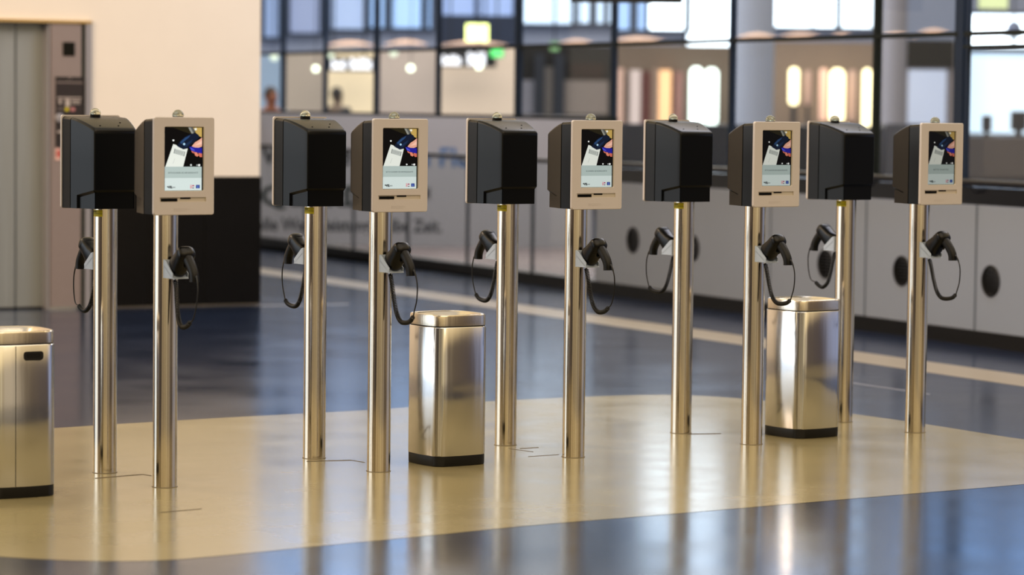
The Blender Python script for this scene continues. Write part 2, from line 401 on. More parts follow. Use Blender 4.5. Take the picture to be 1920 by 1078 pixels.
def make_scanner(label, sag, back, swing, group):
    t = thing('barcode_scanner', label, 'scanner', group=group)
    def P(u, z, x=0.0): return Vector((x, -u, z))
    ax = (P(.178, .962) - P(.092, .892)).normalized()
    def on(d): return P(.092, .892) + ax*d
    mb = MB(); prof = [(.004, .030, .042), (.010, .031, .044), (.024, .032, .042), (.042, .035, .037), (.064, .035, .034), (.086, .037, .033), (.104, .037, .031), (.114, .034, .027), (.121, .026, .019), (.124, .012, .008)]
    mb.loft([ering(on(d), ax, hx, hz, 24, 3.0) for d, hx, hz in prof])
    head = mb.build('scanner_head', SCAN, t, smooth=50)
    mb = MB(); mb.loft([ering(on(d), ax, hx, hz) for d, hx, hz in ((.0015, .026, .036), (.0045, .028, .038))]); mb.build('scan_window', mat('scan_window_dark', (30,14,16), rough=.1, noise=.2, nscale=20), head)
    mb = MB(); mb.loft([ering(on(d), ax, hx, hz) for d, hx, hz in ((.088, .0385, .0345), (.094, .0388, .0340), (.100, .0385, .0332))]); mb.build('head_band', SCANG, head, smooth=40)
    path = bez([P(.158, .948), P(.182, .938), P(.208, .915), P(.228, .890), P(.238, .868), P(.240, .846)], 4)
    hs = [(.022, .022), (.021, .021), (.0195, .0195), (.0185, .0195), (.018, .0205), (.018, .021)]
    mb = MB(); rings = []
    for i, p in enumerate(path):
        q = i/(len(path) - 1)*(len(hs) - 1); k = min(int(q), len(hs) - 2); f = q - k
        a = (path[min(i+1, len(path)-1)] - path[max(i-1, 0)])
        rings.append(ering(p, a, hs[k][0]*(1-f) + hs[k+1][0]*f, hs[k][1]*(1-f) + hs[k+1][1]*f, 16))
    mb.loft(rings); mb.build('handle', SCANG, t, smooth=50)
    mb = MB(); mb.loft([ering(p, a, .006, .006, 10) for p, a in ((P(.150, .918), (0, -.5, -.8)), (P(.162, .908), (0, -.6, -.7)), (P(.176, .900), (0, -.9, -.3)))]); mb.build('trigger', SCAN, t, smooth=50)
    # cord: straight lead from the grip, then a coil that climbs back to the cradle
    x = swing
    lead = bez([P(.246, .872), P(.268, .862, x*.2), P(.288, .815, x*.5), P(.286, .750, x*.8), P(.268, .700, x), P(back, .684 + sag*.5, x)], 8)
    rad = [.0052 if i < 7 else .0036 if i < 12 else .0027 for i in range(len(lead))]
    mb = MB(); mb.tube(lead, rad, 8)
    e = lead[-1]
    core = bez([e, P(back - .032, .664 + sag*.9, x), P(.170, .660 + sag, x*.9), P(.133, .690 + sag*.7, x*.6), P(.108, .752 + sag*.3, x*.3), P(.090, .815, 0), P(.078, .846, 0)], 10)
    # resample by arc length and wind the helix
    L = [0]
    for a, b in zip(core, core[1:]): L.append(L[-1] + (b - a).length)
    turns = int(L[-1]/.0068); steps = turns*9; hel = []; j = 0; Nn = Vector((1, 0, 0))
    for i in range(steps + 1):
        s = L[-1]*i/steps
        while j < len(L) - 2 and L[j+1] < s: j += 1
        f = (s - L[j])/max(1e-9, L[j+1] - L[j]); c = core[j].lerp(core[j+1], f); T = (core[j+1] - core[j]).normalized()
        Nn = (Nn - T*Nn.dot(T)).normalized(); B = T.cross(Nn); a = 2*PI*i/9; rr = .0078 if 4 < i < steps - 4 else .003
        hel.append(c + Nn*math.cos(a)*rr + B*math.sin(a)*rr)
    mb.tube(hel, .0026, 5)
    mb.build('coiled_cord', CORD, t, smooth=60)
    return t
slab = ['black pistol-grip scanner in the cradle of the leftmost screen-facing kiosk',
        'black pistol-grip scanner whose cord hangs just left of the middle bin',
        'black pistol-grip scanner below the middle one of the five lit screens',
        'black pistol-grip scanner whose coiled cord hangs over the right-hand bin',
        'black pistol-grip scanner at the far right, under the dimmest screen']
sblab = ['black pistol-grip scanner peeking out left of the leftmost black-backed kiosk post',
         'black pistol-grip scanner left of the second black-backed kiosk post',
         'black pistol-grip scanner left of the third black-backed kiosk post, right of the middle bin',
         'black pistol-grip scanner left of the fourth black-backed kiosk post',
         'black pistol-grip scanner left of the post behind the right-hand bin']
var = [(.004, .245, -.02), (-.012, .262, .0), (.0, .248, .0), (.008, .262, .0), (.002, .262, .004)]
varb = [(.012, .235, .006), (.0, .262, .0), (-.004, .258, .0), (.010, .262, .004), (.006, .232, -.006)]
for row in (0, 1):
    for k in range(5):
        o = make_scanner((slab if row == 0 else sblab)[k], *((var if row == 0 else varb)[k]), 'scanners in front of lit kiosks' if row == 0 else 'scanners on the far row of kiosks')
        q = kiosks[row*5 + k]; o.location = q.location; o.rotation_euler = q.rotation_euler

# ================================================================== BINS
def bring(a, z, r, n=8, bulge=.0):
    h = a/2; pts = []
    for p, q in rrect(-h, h, -h, h, r, n):
        pts.append((p, q, z))
    # slightly bowed sides
    out = []
    m = len(pts)
    for i in range(m):
        out.append(pts[i]); p, q = Vector(pts[i]), Vector(pts[(i+1) % m])
        if (q - p).length > a*.3:
            nrm = Vector((q.y - p.y, -(q.x - p.x), 0)).normalized()
            for k in range(1, 10):
                f = k/10; w = p.lerp(q, f) + nrm*(bulge*(1 - (2*f - 1)**2)); out.append(tuple(w))
    return out
def make_bin(label, loc, rz, a, handle):
    t = thing('waste_bin', label, 'waste bin', loc, rz, 'steel waste bins between the kiosks')
    r, b = a*.20, .006
    mb = MB(); mb.loft([bring(a - .008, 0, r, bulge=b), bring(a - .002, .004, r, bulge=b), bring(a - .002, .046, r, bulge=b)]); mb.build('base', RUBBER, t, smooth=40)
    mb = MB(); mb.loft([bring(a - .004, .044, r, bulge=b), bring(a, .047, r, bulge=b), bring(a, .32, r, bulge=b), bring(a, .600, r, bulge=b), bring(a - .004, .603, r, bulge=b)]); body = mb.build('body', BINSTEEL, t, smooth=40)
    mb = MB(); mb.loft([bring(a - .008, .602, r, bulge=b), bring(a - .008, .6085, r, bulge=b)]); mb.build('gap_ring', HOLE, t)
    mb = MB(); rr = r*.95
    mb.loft([bring(a - .008, .607, r, bulge=b), bring(a - .004, .608, r, bulge=b), bring(a - .004, .650, r, bulge=b), bring(a - .008, .655, r, bulge=b), bring(a - .016, .657, rr, bulge=b), bring(a - .030, .655, rr, bulge=b),
             bring(a - .040, .650, rr, bulge=b), bring(a - .085, .632, rr*.8, bulge=b), bring(a - .10, .618, rr*.8, bulge=b)], cap1=False)
    lid = mb.build('lid_rim', RIMSTEEL, t, smooth=40)
    mb = MB(); mb.loft([bring(a - .102, .612, rr*.8, bulge=b), bring(a - .098, .6165, rr*.8, bulge=b)]); mb.build('bin_opening', HOLE, lid)
    mb = MB(); mb.box(.02, .10, -a*.1, a*.1, .6, .642); 
    if handle:
        mb = MB(); y = -a/2 - b - .0012
        hp = [(p, q) for p, q in rrect(-.010, .072, .545, .577, .010, 5)]
        hp = [(p, q - .006*(1 - ((p - .031)/.041)**2) if q < .56 else q) for p, q in hp]
        mb.loft([[(p, y, q) for p, q in hp], [(p, y + .008, q) for p, q in hp]]); h = mb.build('grip_slot', RUBBER, t)
        mb = MB(); hq = rrect(.002, .060, .553, .569, .006, 5); mb.loft([[(p, y - .0006, q) for p, q in hq], [(p, y + .004, q) for p, q in hq]]); mb.build('slot_hole', HOLE, h)
        mb = MB(); mb.box(-.0430, -.0415, y + .0005, y + .004, .047, .600); mb.build('seam', HOLE, t)
    return t
def bin_at(cx_px, y_px, width_px):
    f = on_floor(cx_px, y_px); dpt = f.y + .145
    c = at_y(cx_px, 500, dpt); a = width_px/F*dpt/1.238
    return (c.x, c.y, 0), a
l1, a1 = bin_at(840.5, 875, 145); make_bin('brushed steel waste bin standing left of centre, between the second and third kiosk posts', l1, TH - .01, a1, False)
l2, a2 = bin_at(1508, 822, 137); make_bin('brushed steel waste bin at the right, in front of the rearmost kiosk post', l2, TH + .02, a2, False)
l3, a3 = bin_at(105 - 82, 935, 164); make_bin('dented steel waste bin cut off by the left edge, with a black grip slot', l3, TH - .06, a3, True)

# ================================================================== FLOOR
FLB = mat('floor_blue_linoleum', (30, 44, 68), rough=.17, spec=.75, noise=.16, nscale=1.6, rvar=.03)
BEI = mat('floor_beige_linoleum', (152, 142, 110), rough=.18, spec=.7, noise=.05, nscale=3, rvar=.03)
STR = mat('floor_beige_stripe', (152, 140, 122), rough=.3, noise=.05, nscale=3)
PALE = mat('floor_pale_tile', (140, 126, 126), rough=.25, noise=.06, nscale=2)
mb = MB(); mb.box(-40, 40, -12, 60, -.2, 0); mb.build('floor', FLB, kind='structure', label='glossy blue linoleum floor')
def sheet(name, pts, z, m, label):
    mb = MB(); n = len(pts)
    top = [mb.vert((p.x, p.y, z)) for p in pts]
    for t in tessellate_polygon([[Vector((p.x, p.y, 0)) for p in pts]]): mb.face([top[k] for k in t])
    return mb.build(name, m, kind='structure', label=label)
front = [(-260,1000),(-180,1022),(-90,1036),(0,1044),(100,1050),(200,1052.5),(300,1051),(400,1043.5),(600,1024),(800,1005),(1000,985),(1300,960.5),(1600,935),(1920,908),(2100,890),(2190,874)]
back = [(2200,862),(2160,850),(2050,838),(1920,824),(1740,796),(1600,776),(1500,761),(1450,753.5),(1390,747.5),(1330,743),(1270,740.5),(1210,740.5),(1150,742),(1060,745.5),(930,752),(780,762.5),(690,769),(480,780),(340,788),(107,802.5),(0,812),(-160,840),(-240,880),(-280,940),(-280,975)]
isl = bez([on_floor(*p) for p in front + back + [front[0]]], 4)[:-1]
sheet('trim_1', isl, .0007, BEI, 'rounded beige linoleum island under the kiosks')

sheet('trim_20', [Vector(p) for p in ((2.95,11.6,0),(3.3,13.6,0),(4.2,15.2,0),(7,16,0),(10,15,0),(11,12,0),(9,9.5,0),(5,9,0),(3.4,9.9,0))], .0007, BEI, 'unseen beige sheet added at the right for the bins to reflect')  # unseen sheet, added so that the bin faces reflect beige
# balustrade / counter line
CP = Plane(on_floor(490, 463), on_floor(1920, 661))
def stripe(name, top, bot, label, m=STR, z=.0007):
    a, b = on_floor(*top[0]), on_floor(*top[1]); c, d = on_floor(*bot[0]), on_floor(*bot[1])
    u = (b - a); v = (d - c)
    sheet(name, [c - v*.1, d + v*.1, b + u*.1, a - u*.1], z, m, label)
stripe('trim_2', ((490,502.5),(1920,703)), ((490,514),(1920,725)), 'beige stripe across the blue floor')
SEAM = mat('floor_seam', (104, 104, 112), rough=.4, noise=.1, nscale=5)
stripe('trim_3', ((490,572),(640,569.5)), ((490,574),(640,571.5)), 'pale seam in the blue floor at left', SEAM)
stripe('trim_4', ((1500,703),(1720,735)), ((1500,705),(1720,737)), 'pale seam in the blue floor at right', SEAM)
CRK = mat('floor_crack', (86, 74, 50), rough=.6, noise=.2, nscale=20)
cr = [((178,898),(268,890.5),1.6),((268,890.5),(284,893),1.2),((300,962),(378,955),1.2),((575,866),(660,864),1.6),((660,864),(684,868),1.2),((975,842),(1010,840),1.4),((990,857),(1048,853),1.0),((1290,815),(1352,814),1.6),((955,842),(1000,848),.9)]
for i, (a, b, w) in enumerate(cr):
    pts = [on_floor(a[0], a[1]), on_floor(b[0], b[1]), on_floor(b[0], b[1] - w), on_floor(a[0], a[1] - w)]
    sheet('trim_%d' % (5 + i), pts, .0012, CRK, 'thin dark cut line in the beige floor')

# ================================================================== LEFT WALL WITH THE LIFT
LP = Plane(on_floor(225, 577), on_floor(480, 571))
CREAM = mat('wall_cream_plaster', (226, 217, 204), rough=.75, spec=.2, noise=.03, nscale=4)
BLKP = mat('black_polished_panel', (15, 13, 12), rough=.18, spec=.45, noise=.2, nscale=6)
LSTEEL = mat('lift_door_steel', (168, 172, 172), rough=.42, metal=.75, bump=.06, nscale=80, stretch=(1, 1, .02), rvar=.06)
LPAN = mat('lift_panel_steel', (150, 138, 134), rough=.45, metal=.4, noise=.05, nscale=40)
LTRIM = mat('lift_trim_steel', (150, 148, 152), rough=.4, metal=.2, noise=.05, nscale=20)
sc_ = LP.s_at(486.5, 400); s_l = LP.s_at(168, 300); s_door = LP.s_at(88, 300)
zt = LP.hit(100, 43)[1]
mb = MB()
mb.pbox(LP, s_l, sc_, -.35, 0, 0, 7.0); mb.pbox(LP, s_l - 9, s_l, -.35, 0, zt, 7.0); sdl = 2*LP.s_at(29, 300, -.10) - LP.s_at(90, 300, -.10) + .01
mb.pbox(LP, s_l - 9, sdl, -.35, 0, 0, zt)
n = LP.w(sc_, -.35, 0); 
mb.pbox(LP, sc_ - .35, sc_, -9, -.35, 0, 7.0)
mb.build('wall_left', CREAM, kind='structure', label='cream plastered wall')
mb = MB(); zb = LP.hit(470, 331)[1]; nS = 3
for i in range(nS):
    a = s_l + (sc_ - s_l)*i/nS; b = s_l + (sc_ - s_l)*(i+1)/nS
    mb.pbox(LP, a + .003, b - .003 if i < nS-1 else b + .004, .0005, .02, .012, zb)
mb.build('baseboard_left', BLKP, kind='structure', label='black polished stone dado along the cream wall')
# door leaves, recessed
sm = LP.s_at(29, 300, -.10); s1 = LP.s_at(90, 300, -.10)
for i, (a, b, nm) in enumerate(((sm - (s1 - sm)*1.0, sm - .007, 'door_1'), (sm + .007, s1, 'door_2'))):
    mb = MB(); mb.pbox(LP, a, b, -.14, -.10, .015, zt - .005); d = mb.build(nm, LSTEEL, kind='structure', label='brushed steel lift door leaf')
    mb = MB(); mb.pbox(LP, a, b, -.15, -.09, 0, .014); mb.build('door_sill', RUBBER, d)
    if i == 1:
        q = LP.hit(83, 150, -.10); mb = MB(); mb.pbox(LP, q[0] - .012, q[0] + .012, -.101, -.097, q[1] - .05, q[1] + .04); mb.build('door_mark', mat('door_mark_grey', (84, 88, 84), rough=.5, noise=.1, nscale=20), d)
mb = MB(); mb.pbox(LP, sdl, s_door, -.16, -.13, zt - .02, zt); mb.pbox(LP, s_door, s_door + .018, -.26, .012, 0, zt)
mb.build('trim_21', LTRIM, kind='structure', label='steel jamb of the lift door')
mb = MB(); e0 = LP.s_at(159.5, 300, .02); mb.pbox(LP, e0, s_l + .002, -.05, .03, 0, zt + .004); mb.build('trim_22', LTRIM, kind='structure', label='outer steel edge of the lift surround')
mb = MB(); mb.pbox(LP, sdl - .02, s_l + .004, -.02, .035, zt, zt + .022); mb.build('trim_23', mat('lift_head_trim', (190, 162, 110), rough=.4, metal=.4, noise=.05, nscale=20), kind='structure', label='brass-coloured strip above the lift')
mb = MB(); e1 = LP.s_at(152.5, 300, .02); mb.pbox(LP, e1, e0, -.05, .006, 0, zt); mb.build('trim_24', mat('lift_green_joint', (34, 46, 42), rough=.4, noise=.1, nscale=20), kind='structure', label='dark green joint beside the lift panel')  # dark green edge strip next to the panel
p0 = s_door + .02
tp = thing('lift_control_panel', 'tall steel lift call panel with dark display and buttons beside lift doors', 'lift panel', LP.w((p0 + e1)/2, .01, 0), LP.rz)
hw = (e1 - p0)/2 - .002
def lpx(px, py): s, z = LP.hit(px, py, .012); return s - (p0 + e1)/2, z
mb = MB(); mb.box(-hw, hw, -.012, .05, .02, zt - .006); mb.build('panel_plate', LPAN, tp)
def rectpart(name, x0, y0, x1, y1, m, parent=tp, y=-.013, d=.004):
    a = lpx(x0, y0); b = lpx(x1, y1); mb = MB(); mb.box(a[0], b[0], y - d, y + .002, b[1], a[1]); return mb.build(name, m, parent)
DG = mat('lift_dark_grey', (52, 46, 46), rough=.4, noise=.1, nscale=30)
rectpart('floor_display', 117, 79, 139, 105, mat('lift_display_black', (10, 12, 10), rough=.15, noise=.1, nscale=10))
dk = rectpart('button_field', 103, 144, 155, 278, DG)
WP = mat('lift_print_light', (176, 166, 160), rough=.5, noise=.05, nscale=30); 
rectpart('header_strip', 103, 144, 155, 149, mat('lift_header_dark', (30, 28, 28), rough=.4, noise=.1, nscale=20), dk, -.0175, .001)
for nm, r, m in (('header_text', (121, 145, 133, 148), WP), ('header_line', (104, 153, 154, 156), LPAN), ('print_line', (106, 182, 151, 185), WP), ('print_block', (109, 187, 114, 195), WP), ('print_block', (121, 186, 130, 200), WP), ('print_line', (133, 188, 149, 191), WP), ('print_line', (133, 193, 149, 195), WP),
                 ('yellow_tag', (121, 202, 127, 208), YEL), ('print_block', (131, 202, 139, 208), mat('lift_print_pink', (190, 130, 130), rough=.5, noise=.05, nscale=20)), ('print_block', (106, 202, 118, 206), mat('lift_print_dim', (104, 96, 94), rough=.5, noise=.05, nscale=20)), ('print_line', (106, 245, 120, 249), WP)):
    rectpart(nm, *r, m, dk, -.0175, .001)
def knob(px, py, r, nm, m):
    a = lpx(px, py); mb = MB(); mb.loft([[(a[0] + rr*math.cos(k*PI/10), yy, a[1] + rr*math.sin(k*PI/10)) for k in range(20)] for yy, rr in ((-.012, r), (-.024, r), (-.026, r*.85))]); return mb.build(nm, m, tp, smooth=30)
knob(110, 221, .034, 'call_button', LTRIM); 
nt = rectpart('notice_tag', 103, 276, 113, 300, mat('notice_pink', (214, 178, 168), rough=.6, noise=.05, nscale=20))
a = lpx(109, 288); mb = MB(); mb.loft([[(a[0] + .02*math.cos(k*PI/10), yy, a[1] + .03*math.sin(k*PI/10)) for k in range(20)] for yy in (-.0172, -.0178)], cap0=True); mb.build('notice_symbol', mat('notice_red', (176, 92, 84), rough=.6, noise=.05, nscale=20), nt)

# ================================================================== BALUSTRADE, COUNTER, GLASS FRONT
WHT = mat('counter_pale_panel', (148, 156, 170), rough=.38, noise=.03, nscale=2)
DKB = mat('dark_plinth', (16, 15, 16), rough=.4, noise=.2, nscale=6)
NAVY = mat('mullion_navy', (34, 50, 72), rough=.4, metal=.2, noise=.1, nscale=4)
GRN = mat('mullion_dark', (24, 32, 30), rough=.4, metal=.2, noise=.1, nscale=4)
GLS = glass_mat('clear_glass', (248, 251, 252), .99)
RAIL = mat('handrail_dark_steel', (70, 70, 74), rough=.3, metal=.8, noise=.1, nscale=6)
JNT = mat('joint_grey', (66, 70, 76), rough=.5, noise=.1, nscale=8)
def S(px): return CP.s_at(px, 450)
sL = -2.5; sR = CP.L + 4.0; sT = S(1112)
mb = MB(); mb.pbox(CP, sL, sR, -.12, .0, 0, .10); mb.build('baseboard_back', DKB, kind='structure', label='black plinth under the glass balustrade and counter')
joints = [S(x) for x in (475, 565, 655.5, 757, 869, 990.6, 1112)]
for i, (a, b) in enumerate(zip(joints, joints[1:])):
    mb = MB(); mb.pbox(CP, a + .008, b - .008, -.05, -.035, .10, 1.07); w = mb.build('window_%d' % (i + 1), GLS, kind='structure', label='clear glass balustrade pane')
    mb = MB(); mb.pbox(CP, b - .011, b + .011, -.054, -.028, .10, 1.06); mb.build('pane_joint', JNT, w)
cj = [sT, S(1270), S(1440), S(1619), S(1826), sR]
for i, (a, b) in enumerate(zip(cj, cj[1:])):
    mb = MB(); mb.pbox(CP, a + .012, b - .012, -.10, -.02, .10, .935); mb.build('wall_counter' if i == 0 else 'wall_counter.%03d' % i, WHT, kind='structure', label='pale grey counter front panel')
    mb = MB(); mb.pbox(CP, b - .012, b + .012, -.10, -.028, .10, .93); mb.build('trim_%d' % (30 + i), mat('counter_joint', (98, 106, 114), rough=.4, noise=.1, nscale=8), kind='structure', label='grey joint between counter panels')
mb = MB(); mb.pbox(CP, sT, sR, -.12, -.03, .935, 1.05); mb.build('trim_40', mat('counter_top_dark', (24, 28, 36), rough=.25, noise=.1, nscale=4), kind='structure', label='dark band along the counter top')
mb = MB(); mb.tube([CP.w(sL, .05, 1.085), CP.w(sT, .05, 1.085), CP.w(sR, .05, 1.085)], .022, 14)
for j in joints + cj[1:]: mb.tube([CP.w(j, .05, 1.07), CP.w(j, .0, 1.02), CP.w(j, -.045, 1.02)], .008, 8)
tag(mb.build('handrail', RAIL, smooth=40), 'long dark steel handrail along the glass balustrade and counter', 'handrail')
# round black vents in the counter front
vents = [(1187, 450, 'farthest round black vent, seen between the third and fourth kiosks'), (1299, 465, 'round black vent half hidden behind the fourth black-backed kiosk post'),
         (1548, 495, 'round black vent behind the right-hand bin kiosk scanner cord'), (1691, 508, 'round black vent half hidden by the rightmost kiosk post'), (1858, 527, 'nearest round black vent, at the right edge of the counter')]
for px, py, lab in vents:
    s, z = CP.hit(px, py, -.02); t = thing('round_vent', lab, 'vent', CP.w(s, -.02, z), CP.rz, 'round black vents in the counter front')
    mb = MB(); mb.loft([[(r*math.cos(k*PI/16), y, r*math.sin(k*PI/16)) for k in range(32)] for y, r in ((.004, .105), (-.006, .105), (-.010, .096), (-.008, .088), (.0, .086))]); mb.build('vent_ring', DKB, t, smooth=30)
    mb = MB()
    for k in range(-3, 4):
        h = k*.022; w_ = math.sqrt(.084**2 - h*h); mb.box(-w_, w_, -.006, .0, h - .005, h + .005)
    mb.build('vent_grille', SLOT, t)
# the advertisement wall behind the balustrade
AY = 32.4
def A(px, py, dy=0): p = at_y(px, py, AY + dy); return p
ADW = mat('advert_wall', (146, 144, 147), rough=.55, noise=.03, nscale=1)
x0, x1 = A(380, 300).x, A(1112, 300).x; zt2 = A(800, 214).z
mb = MB(); mb.box(x0, x1, AY, AY + .12, .0, zt2); ad = mb.build('advert_wall', ADW, label='long grey advertising wall with large German lettering behind the balustrade', cat='billboard')
def adline(nm, txt, pxl, pxr, pyb, cap, rgb, bold=0.006, yb=None, width=True):
    a = A(pxl, pyb); b = A(pxr, pyb); mb = MB()
    text_into(mb, txt, cap/.69, lambda u, v: (a.x + u, AY - .004, a.z + v), bold=bold, width=(b.x - a.x) if width else None)
    mb.build(nm, mat('ad_ink_%d_%d_%d' % rgb, rgb, rough=.6, noise=.03, nscale=4), ad)
adline('headline_lettering', 'Wäsche wie', 490, 745, 307, .20, (24, 28, 34))
adline('headline_blue_lettering', 'im Flug.', 757, 912, 311, .20, (58, 92, 134))
adline('name_lettering', 'QuickDrive', 488, 785, 384, .21, (20, 32, 30), .008)
adline('trademark_lettering', 'TM', 786, 806, 373, .13, (52, 54, 58))
adline('slogan_lettering', 'Volle Waschleistung, halbe Zeit.', 462, 829, 431, .135, (52, 52, 56), .004)
pts = [CP.w(sL, -.06, 0), CP.w(sT, -.06, 0), Vector((A(1500,400).x, AY + .1, 0)), Vector((x0, AY + .1, 0))]
sheet('floor.001', pts, .0015, PALE, 'pale tiled floor behind the balustrade')

# glass front above: mullions, transom and panes
fo = -.14
def FS(px, py=120): return CP.s_at(px, py, fo)
mull = [(530, 7, 1.45), (609, 6, 1.45), (705, 8, 1.45), (821, 7, 1.45), (971, 11, 1.45), (1150, 9, 0.1), (1372, 9, 0.95), (1643, 12, .95), (1803, 26, .95), (2120, 30, .95)]
edges_ = []
for i, (px, w, z0) in enumerate(mull):
    a, b = FS(px - w/2), FS(px + w/2); mb = MB(); mb.pbox(CP, a, b, fo - .02, fo + .004, z0, 5.6); mb.pbox(CP, a + (b-a)*.3, b - (b-a)*.3, fo + .004, fo + .012, z0, 5.6)
    mb.build('trim_%d' % (50 + i), NAVY if i != 7 else GRN, kind='structure', label='dark mullion of the glass front'); edges_.append((a, b, z0))
mb = MB(); mb.pbox(CP, sL, sR, fo - .03, fo + .01, 2.058, 2.090); mb.build('trim_70', GRN, kind='structure', label='dark transom across the glass front')
mb = MB(); mb.pbox(CP, sL, edges_[5][1], fo - .03, fo + .02, 1.437, 1.464); mb.build('trim_71', GRN, kind='structure', label='dark green lower beam of the left glass front')
mb = MB(); mb.pbox(CP, edges_[8][1], sR, fo - .06, fo + .05, 1.975, 1.995); mb.build('trim_72', GRN, kind='structure', label='second transom at the right end of the glass front')
prev = sL
for i, (a, b, z0) in enumerate(edges_):
    z = 1.468 if i <= 5 else 1.05
    mb = MB(); mb.pbox(CP, prev + .002, a - .002, fo - .012, fo, 2.095, 5.6); mb.build('window_%d' % (20 + 2*i), GLS, kind='structure', label='upper pane of the glass front')
    mb = MB(); mb.pbox(CP, prev + .002, a - .002, fo - .012, fo, z, 2.055); mb.build('window_%d' % (21 + 2*i), GLS, kind='structure', label='lower pane of the glass front')
    prev = b

# ================================================================== FAR HALL (behind the glass front)
BY = 46.0
def B(px, py, Y=BY): return at_y(px, py, Y)
FARW = mat('far_wall_grey', (122, 130, 152), rough=.7, emit=.38, noise=.06, nscale=.6)  # emission put in to lift the brightness of the wall
xl, xr = B(-700, 200).x, B(2700, 200).x
mb = MB(); mb.box(xl, xr, BY, BY + .3, 0, 9); mb.build('wall_back', FARW, kind='structure', label='grey rear wall of the far hall')
def panel(name, x0, y0, x1, y1, m, Y, th=.06, label=None, floor=False, parent=None, cat=None, group=None, kind='structure'):
    a, b = B(x0, y0, Y), B(x1, y1, Y); mb = MB(); mb.box(a.x, b.x, Y, Y + th, 0.0 if floor else b.z, a.z)
    return mb.build(name, m, parent, label=label, cat=cat, group=group, kind=kind if parent is None and cat is None else None)
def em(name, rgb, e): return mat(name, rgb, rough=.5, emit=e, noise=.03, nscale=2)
SKY = em('daylight_pane', (232, 244, 255), 3.3); SKYB = em('daylight_pane_blue', (150, 180, 224), .95); SKYP = em('daylight_pane_pale', (196, 216, 240), 1.2)
SKYD = em('daylight_pane_dim', (124, 142, 178), .8); SKYR = em('daylight_pane_right', (206, 226, 246), 1.0)
FR = mat('far_frame_navy', (36, 52, 78), rough=.5, noise=.1, nscale=3)
wn = [60]
def far_window(x0, y0, x1, y1, m, label, bars=(), Y=BY - .1):
    a, b = B(x0, y0, Y), B(x1, y1, Y); f = .05
    mb = MB()
    mb.box(a.x - f, a.x, Y - .06, Y + .09, b.z - f, a.z + f); mb.box(b.x, b.x + f, Y - .06, Y + .09, b.z - f, a.z + f)
    mb.box(a.x, b.x, Y - .06, Y + .09, b.z - f, b.z); mb.box(a.x, b.x, Y - .06, Y + .09, a.z, a.z + f)
    for q, wpx in bars:
        c = B(q, 20, Y).x; h = wpx/F*Y/2; mb.box(c - h, c + h, Y - .06, Y + .09, b.z, a.z)
    o = mb.build('window_%d' % wn[0], FR, kind='structure', label=label); wn[0] += 1
    mb = MB(); mb.box(a.x, b.x, Y + .02, Y + .05, b.z, a.z); mb.build('pane', m, o); return o
# upper windows, left to right (they reach above the picture)
far_window(497, -160, 523, 70, SKYD, 'dim blue window at the far left')
far_window(545, -160, 600, 62, em('daylight_pane_grey', (134, 146, 180), .65), 'grey blue window left of the second mullion')
far_window(622, -160, 688, 55, em('daylight_pane_grey2', (150, 168, 204), .75), 'grey blue window between the second and third mullions')
far_window(690, -160, 808, 53, SKYB, 'light blue window with three bars', bars=((728, 14), (796, 12), (706, 6)))
far_window(832, -160, 962, 30, em('daylight_pane_lilac', (140, 160, 204), .8), 'pale window above the yellow-green sign', bars=((893, 6),))
far_window(982, -160, 1074, 45, SKYP, 'bright pale window right of the thick mullion', bars=((1040, 3),))
far_window(1080, -160, 1148, 44, SKYP, 'striped pale window under the hanging sign', bars=((1112, 14), (1086, 4), (1136, 10)))
far_window(1160, -160, 1210, 56, SKYB, 'blue window left of the big white window', bars=((1188, 14),))
far_window(1220, -160, 1289, 56, SKY, 'white window, short one left of the tall white window')
far_window(1292, -160, 1368, 96, SKY, 'tall white window left of the round column')
far_window(1456, -160, 1634, 52, SKY, 'white double window right of the round column', bars=((1572, 11), (1524, 2)))
far_window(1817, 27, 1990, 90, SKY, 'low white strip window at the far right', bars=())
CLB = em('added_glow_blue', (140, 178, 236), 2.0); CLW = em('added_glow_pale', (190, 212, 244), 2.2)  # unseen glowing panes added above the view to put blue sheen on the floor
far_window(500, -640, 800, -215, CLB, 'added blue glow pane high on the left, out of view', bars=((600, 20), (700, 20)))
far_window(1225, -640, 1370, -215, CLW, 'added pale glow pane high in the middle, out of view')
far_window(1456, -640, 2050, -215, CLB, 'added blue glow pane high on the right, out of view', bars=((1600, 20), (1750, 20), (1900, 20)))
far_window(1812, 98, 1990, 252, SKYR, 'large pale blue window at the far right')
# lower wall panels
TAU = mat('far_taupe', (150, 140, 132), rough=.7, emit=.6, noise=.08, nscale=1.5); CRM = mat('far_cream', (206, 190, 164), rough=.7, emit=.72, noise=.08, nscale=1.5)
GRB = mat('far_lilac', (164, 152, 146), rough=.7, emit=.6, noise=.08, nscale=1.5); LTC = mat('far_light', (190, 174, 160), rough=.7, emit=.62, noise=.1, nscale=1.2)  # partition emission stands in for the light falling on them
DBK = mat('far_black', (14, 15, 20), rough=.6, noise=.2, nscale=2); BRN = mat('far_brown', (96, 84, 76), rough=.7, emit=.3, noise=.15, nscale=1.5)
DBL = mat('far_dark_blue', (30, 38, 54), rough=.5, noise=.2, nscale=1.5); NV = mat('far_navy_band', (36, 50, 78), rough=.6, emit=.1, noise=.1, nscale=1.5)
Y1 = BY - .5
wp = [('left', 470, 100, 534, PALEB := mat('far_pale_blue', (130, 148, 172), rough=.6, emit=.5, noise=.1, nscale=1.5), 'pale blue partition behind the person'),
      ('left', 534, 98, 610, TAU, 'taupe partition'), ('left', 610, 92, 703, CRM, 'lit cream partition under a dark sign'), ('left', 703, 90, 822, GRB, 'lilac grey partition with round lamps'), ('left', 822, 88, 968, LTC, 'light partition under the second dark sign')]
